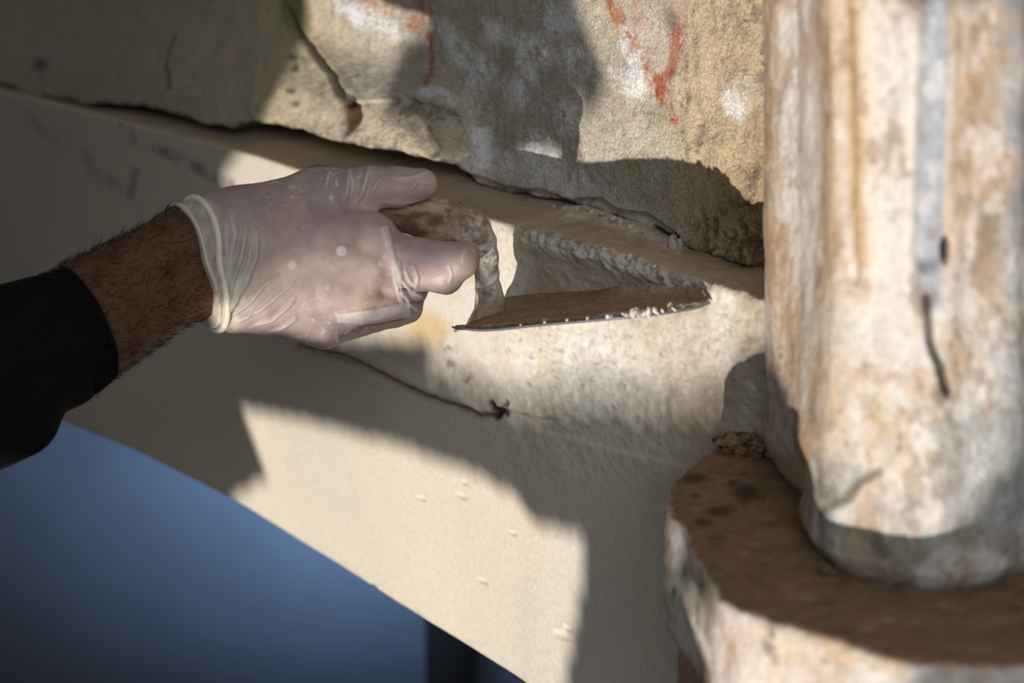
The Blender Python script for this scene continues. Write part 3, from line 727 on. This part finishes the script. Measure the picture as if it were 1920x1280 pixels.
# arm
V, Fc = build(arm_sdf, (-20, 300, -80), (905, 800, 320), 4.2)
V = laplace(V, Fc, 2, .5); Na = vnormals(V, Fc)
if np.median(arm_sdf((V+Na*4).astype(np.float32))-arm_sdf((V-Na*4).astype(np.float32))) < 0: Na = -Na; Fc = Fc[:, ::-1]
V = V+Na*(fbm(V, .012, 2, seed=97)*2.0)[:, None]
b1 = fbm(V, .03, 3, seed=98)
C = np.tile(np.array([.115, .054, .027]), (len(V), 1)); C = mix(C, (.075, .034, .018), ss(-.3, .5, b1)*.6); C = mix(C, (.145, .07, .036), ss(.1, .4, fbm(V, .012, 2, seed=99))*.5)
mesh('arm', HP(V), Fc, M_SKIN, C, person)
# hairs on the forearm
sel = np.where((V[:, 0] > 100) & (V[:, 0] < 395) & (((V-cp) @ cn) < -2) & (Na[:, 2] > -.35))[0]
AX = np.array([.80, -.42, -.42]); AX /= np.linalg.norm(AX)
hs = []
rr = rng.choice(sel, 2400)
dn = .5+.5*ss(-.3, .3, fbm(V[rr], .03, 2, seed=100))
for i, q in zip(rr, dn):
    nrm_ = Na[i]; edge = 1-abs(nrm_[2])
    if rng.random() > .45+.55*q*edge: continue
    side = np.cross(nrm_, AX)
    dr = AX*rng.uniform(.4, 1.0)+side*rng.normal(0, .45)+nrm_*rng.uniform(.02, .3+.3*edge)
    dr /= np.linalg.norm(dr); L = rng.uniform(9, 24)+8*edge*rng.random(); bend = side*rng.normal(0, .25)-nrm_*.18
    p0 = V[i]; pts = np.array([p0-nrm_*1.5, p0+dr*L*.35+bend*L*.08, p0+dr*L*.7+bend*L*.3, p0+dr*L+bend*L*.6])
    s_ = np.cross(dr, [0, 0, 1.]); s_ /= np.linalg.norm(s_)+1e-9; w3 = np.array([.55, .5, .35, .08])[:, None]
    t_ = np.cross(dr, s_)
    ring = [pts+s_*w3, pts-s_*w3*.5+t_*w3*.87, pts-s_*w3*.5-t_*w3*.87]
    vv = np.stack(ring, 1).reshape(-1, 3)
    ffs = [(a*3+b, a*3+(b+1) % 3, a*3+3+(b+1) % 3, a*3+3+b) for a in range(3) for b in range(3)]
    hs.append((vv, np.array(ffs)))
vv, ff_ = join(hs)
o = mesh('arm_hair', HP(vv), ff_, M_HAIR, None, person); o['kind'] = 'stuff'; o['label'] = 'short dark hairs'
# sleeve: a tube of cloth with a folded rim
sn, sp = plane3((108, 493, 195), (213, 713, 185), (192, 590, 290), (400, 480, 0))
def sleeve_sdf(P):
    d = cone(P, (-700, 905, 560), (95, 640, 225), 190, 126)
    d = smin(d, cone(P, (-60, 740, 300), (60, 668, 240), 128, 122), 30)
    d = smin(d, cone(P, (95, 640, 225), (160, 604, 188), 124, 117), 20)
    d = smin(d, cone(P, (-140, 815, 330), (25, 762, 290), 125, 96), 25)
    w_ = np.sin(P[..., 0]*.045+P[..., 1]*.06)*2.2+np.sin(P[..., 0]*.021-P[..., 2]*.03)*3
    return d+w_*.8
def sclip(P, v):
    pl_ = ((P-sp) @ sn).astype(np.float32)
    inner = np.where(pl_ > -70, -(v+7), -1e3)          # hollow near the opening
    r = np.maximum(v, inner)
    return np.maximum(r, pl_)
V, Fc = build(sleeve_sdf, (-700, 430, 20), (300, 1000, 560), 6.5, sclip)
V = laplace(V, Fc, 3, .5); Ns = vnormals(V, Fc)
b1 = fbm(V, .008, 3, seed=101)
bul = np.exp(-((V[:, 0]-0)**2+(V[:, 1]-850)**2)/9000)
V = V+Ns*(b1*3)[:, None]*(1 if np.median(sleeve_sdf((V+Ns*4).astype(np.float32))-sleeve_sdf((V-Ns*4).astype(np.float32))) > 0 else -1)
slv = mesh('sleeve', HP(V), Fc, M_CLOTH, None, person); slv['label'] = 'black cloth sleeve'
sc0 = np.array([160, 604, 190.]); sc0 = sc0+sn*((sp-sc0) @ sn)
rm = rim(sleeve_sdf, sc0, sn, -4, -4, 80)
v, f = tube(rm, 5.5, 8, True); mesh('hem', HP(v), f, M_CLOTH, None, slv)

# ------------------------------------------------------------------ trowel
trowel = bpy.data.objects.new('trowel', None); COL.objects.link(trowel)
tag(trowel, 'plaster crusted pointed trowel in the gloved hand, tip pressed against the wall', 'trowel')
Nb = 60
tb = np.linspace(0, 1, Nb)
fr = spline([(850, 624, .088), (925, 619, .086), (1000, 611, .082), (1080, 604, .073), (1150, 598, .062), (1220, 591, .045), (1275, 583, .026), (1310, 576, .012), (1332, 567, .003)], Nb)
bk = spline([(944, 566, .002), (985, 560, -.003), (1040, 556, -.004), (1100, 553, -.005), (1160, 551, -.005), (1220, 550, -.004), (1265, 551, -.003), (1300, 556, .0), (1330, 566, .003)], Nb)
f3 = hit(fr[:, 0], fr[:, 1], fr[:, 2]); b3_ = hit(bk[:, 0], bk[:, 1], bk[:, 2])
nv = 24; tv = np.linspace(0, 1, nv)
Bl = f3[:, None]+(b3_-f3)[:, None]*tv[None, :, None]
# heel slightly concave, corner curled up
heel = np.exp(-(tb/.06)**2)[:, None]; Bl[..., :] += (Rt*.004)[None, None]*(heel*np.sin(tv*np.pi)[None])[..., None]
bn = np.cross(f3[30]-f3[0], b3_[20]-f3[20]); bn /= np.linalg.norm(bn); bn = bn if bn[2] > 0 else -bn
Bl += bn*(heel*np.exp(-(tv/.06)**2)[None]*.004)[..., None]
top = Bl+bn*.0007; btm = Bl-bn*.0007
def plate(top, btm):
    n, m = top.shape[:2]; V = np.concatenate([top.reshape(-1, 3), btm.reshape(-1, 3)]); g = gridfaces(n, m); K = n*m
    b = list(range(m))+[i*m+m-1 for i in range(1, n)]+[(n-1)*m+j for j in range(m-2, -1, -1)]+[i*m for i in range(n-2, 0, -1)]
    sd = [(b[i], b[(i+1) % len(b)], b[(i+1) % len(b)]+K, b[i]+K) for i in range(len(b))]
    return V, np.concatenate([g, g[:, ::-1]+K, np.array(sd)])
v, f = plate(top, btm); mesh('blade', v, f, M_STEEL, None, trowel, smooth=False)['label'] = 'thin dark steel blade'
# mortar film on the blade's upper face, with a ridge along the back
n_, m_ = 300, 90
ti = np.linspace(.004, .985, n_); tj = np.linspace(.03, 1.0, m_)
fi = np.stack([np.interp(ti, tb, f3[:, q]) for q in range(3)], 1); bi = np.stack([np.interp(ti, tb, b3_[:, q]) for q in range(3)], 1)
Mt = fi[:, None]+(bi-fi)[:, None]*tj[None, :, None]
hh = np.exp(-(ti/.06)**2)[:, None]; Mt += (Rt*.004)[None, None]*(hh*np.sin(tj*np.pi)[None])[..., None]; Mt += bn*(hh*np.exp(-(tj/.06)**2)[None]*.004)[..., None]
Pm = Mt.reshape(-1, 3); TI = np.repeat(ti, m_); TJ = np.tile(tj, n_)
n1 = fbm(Pm, 90, 4, .6, seed=110); n2 = fbm(Pm, 260, 3, .6, seed=111)
thick = .0013+.0009*n1+.0004*n2
thick += .0055*np.exp(-((TJ-.86)/.10)**2)*ss(.42, .55, TI)*(1-ss(.93, 1, TI))*(1+.5*n1)
thick += .002*np.exp(-((TJ-.9)/.12)**2)*(1-ss(.5, .6, TI))
cr_ = np.exp(-((TJ-.02)/.05)**2)*(np.maximum(fbm(Pm, 110, 3, .7, seed=112), -.1)+.1)*.010*np.maximum(np.exp(-((TI-.62)/.035)**2)*1.2, np.exp(-((TI-.73)/.06)**2)*1.6)
thick += cr_+.0015*np.exp(-((TJ-.03)/.05)**2)*(.5+n1)
thick *= ss(0, .012, TI)*(1-ss(.985, 1, TI))*.9+.1
thick = np.maximum(thick, .0002)
edgein = ss(.03, .05, TJ)*.6+.4
Vt = Pm+bn*(.0007+thick*edgein)[:, None]; Vb = Pm+bn*.0006
C = np.tile(np.array([.40, .275, .17]), (len(Pm), 1)); C = mix(C, (.30, .20, .12), ss(-.1, .4, n1)); C = mix(C, (.52, .38, .25), ss(.1, .3, n2)*.4)
C = mix(C, (.68, .62, .54), np.exp(-((TJ-.03)/.04)**2)*ss(-.1, .2, n1)*.8+ss(.0008, .003, cr_)); C = mix(C, (.55, .45, .33), np.exp(-((TJ-.86)/.10)**2)*ss(.42, .55, TI)*.5)
v, f = plate(Vt.reshape(n_, m_, 3), Vb.reshape(n_, m_, 3))
mesh('mortar_film', v, f, M_CRUST, np.concatenate([C, C*.8]), trowel)['label'] = 'brown mortar spread on the blade'
# loose crumbs of white plaster: on the blade's front edge and on the ledge
crumb_me = []
for q_ in range(3):
    g = np.linspace(-1.6, 1.6, 15); a, b, c = np.meshgrid(g, g, g, indexing='ij'); Pt = np.stack([a, b, c], -1)
    V, Fc = surface_nets(np.sqrt(a*a+b*b+c*c*1.8)-1+fbm(Pt, 1.1, 3, .6, seed=130+q_)*.7, (-1.6,)*3, 3.2/14)
    C = mix(np.tile(np.array([.70, .66, .60]), (len(V), 1)), (.42, .32, .22), ss(.1, .4, fbm(V, 1.5, 2, seed=133)))
    crumb_me.append(mesh('plaster_crumb', V, Fc, M_CRUST, C, trowel))
def crumb(i, parent, loc, size):
    src = crumb_me[i % 3]; o_ = src if (src.name not in used_) else src.copy()
    if o_ is not src: COL.objects.link(o_)
    used_.add(src.name); o_.parent = parent; o_.location = loc; o_.scale = (size*rng.uniform(.6, 1.5), size*rng.uniform(.7, 1.2), size*rng.uniform(.5, .9))
    o_.rotation_euler = (rng.random()*6, rng.random()*6, rng.random()*6); return o_
used_ = set()
for i, (x_, sz) in enumerate([(1138, .0022), (1146, .0016), (1172, .002), (1186, .0028), (1196, .0034), (1207, .0026), (1216, .003), (1228, .0024), (1240, .0018), (975, .0012), (1020, .0014), (1062, .0012), (1100, .0013), (1262, .0015), (854, .0018)]):
    kk = np.interp(x_, fr[:, 0], np.arange(Nb)); p_ = np.array([np.interp(kk, np.arange(Nb), f3[:, q]) for q in range(3)])
    crumb(i, trowel, p_+bn*(.0012+sz*.3)-WN*.001, sz)
ledge_o = [o_ for o_ in COL.objects if o_.name == 'trim_1'][0]
led = P2c; lpx = proj(led)
for i, (x_, y_, sz) in enumerate([(1082, 398, .003), (1096, 396, .0035), (1108, 399, .0025), (1128, 405, .003), (1150, 414, .0035), (1163, 419, .0028), (1182, 428, .003), (1205, 437, .0025), (1262, 462, .0045), (1272, 458, .003), (1040, 388, .002), (1290, 522, .002), (1225, 500, .0022), (1180, 484, .0025), (1130, 470, .002)]):
    px_, py_ = lpx; jn = np.argmin((px_-x_)**2+(py_-y_)**2)
    crumb(i, ledge_o, led[jn]+Z3*sz*.4, sz)
# neck and handle
def neck_sdf(P):
    pts = [(800, 403, -74, 37), (850, 416, -66, 38), (885, 432, -62, 36), (903, 455, -68, 28), (910, 482, -84, 23), (913, 512, -104, 21), (915, 540, -122, 23), (920, 568, -135, 27), (925, 590, -134, 24)]
    d = None
    for a, b in zip(pts[:-1], pts[1:]):
        q = cone(P, a[:3], b[:3], a[3], b[3]); d = q if d is None else smin(d, q, 8)
    d = d+fbm(P, .035, 3, .6, seed=120)*3+fbm(P, .12, 2, seed=121)*2
    d = smin(d, cone(P, (916, 572, -132), (878, 612, -92), 22, 6), 8)
    return np.maximum(d, P[..., 1]-614)
V, Fc = build(neck_sdf, (750, 350, -200), (990, 640, -10), 3.0)
V = laplace(V, Fc, 1, .3); Nk = vnormals(V, Fc)
if np.median(neck_sdf((V+Nk*3).astype(np.float32))-neck_sdf((V-Nk*3).astype(np.float32))) < 0: Fc = Fc[:, ::-1]
n1 = fbm(V, .05, 4, .6, seed=122); s_ = ss(850, 905, V[:, 0]+.4*(V[:, 1]-430))
C = np.tile(np.array([.55, .44, .33]), (len(V), 1)); C = mix(C, (.40, .29, .19), ss(-.1, .3, fbm(V, .02, 3, seed=123)))
C = mix(C, (.70, .67, .64), np.clip(s_*ss(-.35, .1, n1)+.25*ss(.1, .3, n1), 0, 1)); C = mix(C, (.20, .13, .08), ss(.15, .35, fbm(V, .09, 3, seed=124))*.6)
C = mix(C, (.38, .26, .16), ss(545, 575, V[:, 1])*.8)
mesh('neck', HP(V), Fc, M_CRUST, C, trowel)['label'] = 'bent neck caked with whitish plaster'
def handle_sdf(P):
    d = smin(cone(P, (596, 350, -92), (690, 376, -86), 42, 40), cone(P, (690, 376, -86), (822, 412, -72), 40, 43), 10)
    return d+fbm(P, .03, 2, seed=125)*1.5
V, Fc = build(handle_sdf, (530, 290, -160), (880, 470, -10), 4.0)
V = laplace(V, Fc, 1, .4); Nk = vnormals(V, Fc)
if np.median(handle_sdf((V+Nk*3).astype(np.float32))-handle_sdf((V-Nk*3).astype(np.float32))) < 0: Fc = Fc[:, ::-1]
n1 = fbm(V*np.array([.3, 1, 1]), .04, 4, .6, seed=126)
C = np.tile(np.array([.30, .20, .12]), (len(V), 1)); C = mix(C, (.54, .43, .32), ss(-.3, .2, n1)*ss(720, 790, V[:, 0])); C = mix(C, (.12, .07, .04), ss(.1, .3, -n1)*.6)
mesh('handle', HP(V), Fc, M_CRUST, C, trowel)['label'] = 'worn brown wooden handle'
# ------------------------------------------------------------------ far room: blurred wall, dark post, floor
def boxmesh(lo, hi):
    lo = np.array(lo); hi = np.array(hi)
    V = np.array([[(lo, hi)[a][0], (lo, hi)[b][1], (lo, hi)[c][2]] for a in (0, 1) for b in (0, 1) for c in (0, 1)])
    return V, np.array([(0, 1, 3, 2), (4, 6, 7, 5), (0, 4, 5, 1), (2, 3, 7, 6), (0, 2, 6, 4), (1, 5, 7, 3)])
def plain(name, color, rough=.9):
    return pmat(name, rough=rough, fine=3, amt=.12, bump=.1, bscale=40, bdist=.002, use_col=False, color=color)
v, f = boxmesh((-3.2, 3.5, -.5), (2.5, 3.6, 2.6)); o = mesh('wall_far', v, f, plain('blue_tinted_wall', (.30, .36, .46)), smooth=False); tag(o, 'blurred blue grey wall far below the cream plaster', None, 'structure')  # blue tint of skylit shade put into the wall colour
v, f = boxmesh((-3.2, 1.2, -.6), (2.5, 3.6, -.5)); o = mesh('floor', v, f, plain('dark_floor', (.12, .12, .13)), smooth=False); tag(o, None, None, 'structure')
q0 = dep(778, 1200, 3.2); q1 = dep(880, 1200, 3.2)
post = bpy.data.objects.new('dark_post', None); COL.objects.link(post); tag(post, 'dark blurred wooden post in front of the far blue wall', 'post')
post.location = (0, 0, 0)
M_DARK = plain('dark_timber', (.018, .014, .014))
v, f = boxmesh((q0[0], 3.30, -.5), (q1[0], 3.42, 1.6)); mesh('shaft', v, f, M_DARK, None, post, smooth=False)
v, f = boxmesh((q0[0]-.015, 3.285, -.5), (q1[0]+.015, 3.435, -.44)); mesh('foot', v, f, M_DARK, None, post, smooth=False)

# ------------------------------------------------------------------ unseen gobo added behind the camera; its openings shape the low sun's patches
SD = SUN/np.linalg.norm(SUN)
gu = np.cross(SD, Z3); gu /= np.linalg.norm(gu); gv = np.cross(gu, SD)
gc = np.array([.1, 1.0, 1.3])-SD*1.6
def togobo(Pw):
    r = Pw-gc; return np.stack([r @ gu, r @ gv], -1)
CELL = .005
ga = np.arange(-.75, .95, CELL); gb = np.arange(-.75, .75, CELL)
GA, GB = np.meshgrid(ga, gb, indexing='ij')
openm = np.zeros(GA.shape, bool)
def lit(poly, fn, state=True):
    pg = togobo(np.array([fn(x, y) for x, y in poly])); openm[inpoly(GA, GB, pg)] = state
lit([(455, 768), (600, 797), (740, 835), (900, 893), (965, 935), (1010, 985), (1090, 1000), (1096, 1060), (1075, 1180), (1055, 1310), (1000, 1300), (720, 1122), (450, 955), (430, 940), (500, 895)], lambda x, y: hit(x, y))
lit([(600, 560), (870, 395), (1000, 425), (1285, 500), (1335, 568), (1440, 596), (1440, 630), (1400, 690), (1250, 715), (1100, 690), (980, 720), (880, 690), (790, 640), (640, 630)], lambda x, y: hit(x, y))
lit([(565, -200), (580, 60), (560, 150), (500, 250), (700, 330), (900, 380), (1300, 500), (1700, 600), (1700, -200)], lambda x, y: hit(x, y, -WIDTH))
lit([(800, -300), (800, 55), (760, 75), (745, 115), (768, 165), (835, 188), (872, 245), (905, 300), (915, 332), (968, 318), (985, 285), (1050, 288), (1062, 325), (1082, 332), (1080, 242), (1128, 188), (1130, 130), (1078, 0), (1075, -300)], lambda x, y: hit(x, y, -WIDTH), False)
lit([(390, 545), (480, 520), (600, 470), (700, 475), (760, 520), (860, 500), (893, 484), (848, 546), (785, 590), (700, 612), (640, 632), (605, 648), (560, 640), (400, 590)], lambda x, y: dep(x, y, 1.10))
lit([(1425, -250), (1425, 1150), (1600, 1200), (2000, 1200), (2000, -250)], lambda x, y: dep(x, y, .92))
lit([(1430, -250), (1430, 1160), (1600, 1200), (2000, 1200), (2000, -250)], lambda x, y: dep(x, y, .84))
lit([(1240, 900), (1320, 1085), (1345, 1110), (1270, 1300), (1150, 1300), (1180, 950)], lambda x, y: hz(x, y, ZP-.03), False)
lit([(1652, 1180), (2050, 1180), (2050, 1600), (1652, 1600)], lambda x, y: hz(x, y, ZP-.03), False)
lit([(1305, 1070), (1345, 1080), (1460, 1160), (1640, 1210), (1655, 1600), (1290, 1600), (1300, 1150)], lambda x, y: hz(x, y, ZP-.03))
CI, CJ = np.indices(GA.shape)
def part_lit(poly, fn, dens):
    pg = togobo(np.array([fn(x, y) for x, y in poly])); m = inpoly(GA, GB, pg)
    pat = (CI+CJ) % 2 == 0 if dens == .5 else (CI % 2 == 0) & (CJ % 2 == 0)
    if dens == .75: pat = ~pat
    openm[m] = pat[m]
part_lit([(800, 640), (880, 685), (980, 712), (1100, 682), (1250, 707), (1400, 682), (1440, 620), (1440, 720), (1250, 745), (1100, 722), (980, 745), (880, 715), (800, 675)], lambda x, y: hit(x, y), .5)
part_lit([(800, 675), (880, 715), (980, 745), (1100, 722), (1250, 745), (1440, 720), (1440, 770), (1250, 790), (1100, 765), (980, 785), (880, 750), (800, 700)], lambda x, y: hit(x, y), .25)
part_lit([(380, 520), (480, 495), (600, 445), (700, 450), (760, 500), (785, 590), (700, 612), (640, 632), (605, 648), (560, 640), (400, 590)], lambda x, y: dep(x, y, 1.10), .5)
part_lit([(395, 560), (480, 535), (600, 520), (700, 520), (750, 545), (780, 590), (700, 612), (640, 632), (605, 648), (560, 640), (400, 590)], lambda x, y: dep(x, y, 1.10), .75)
parts_ = []
for j in range(len(gb)):
    col_ = ~openm[:, j]; e = np.flatnonzero(np.diff(np.concatenate([[0], col_.astype(int), [0]])))
    for a, b in zip(e[::2], e[1::2]):
        u0, u1 = ga[0]+(a-.5)*CELL, ga[0]+(b-.5)*CELL; v0, v1 = gb[j]-CELL/2, gb[j]+CELL/2
        parts_.append([[gc+gu*uu+gv*vv+SD*ww for ww in (0,) for uu, vv in ((u0, v0), (u1, v0), (u1, v1), (u0, v1))]])
vs = np.array(parts_).reshape(-1, 4, 3); K = len(vs)*4
v_a = vs.reshape(-1, 3); v_b = v_a-SD*.01
q = np.arange(K).reshape(-1, 4)
sides = np.concatenate([np.stack([q[:, i], q[:, (i+1) % 4], q[:, (i+1) % 4]+K, q[:, i]+K], 1) for i in range(4)])
o = mesh('sun_gobo', np.concatenate([v_a, v_b]), np.concatenate([q, q[:, ::-1]+K, sides]), plain('gobo_board', (.4, .36, .3)), smooth=False)
tag(o, None, None, 'structure')
# solid part of the added gobo around its openings
def rect(u0, u1, v0, v1):
    c = [gc+gu*a+gv*b-SD*s for s in (0, .02) for a, b in ((u0, v0), (u1, v0), (u1, v1), (u0, v1))]
    return np.array(c), np.array([(0, 1, 2, 3), (4, 7, 6, 5), (0, 4, 5, 1), (1, 5, 6, 2), (2, 6, 7, 3), (3, 7, 4, 0)])
E = CELL
v, f = join([rect(-2.6, -.75, -1.3, 1.6), rect(.95, 2.2, -1.3, 1.6), rect(-.75, .95, -1.3, -.75), rect(-.75, .95, .75, 1.6)])
o = mesh('gobo_surround', v, f, plain('gobo_surround_board', (.4, .36, .3)), smooth=False); tag(o, None, None, 'structure')
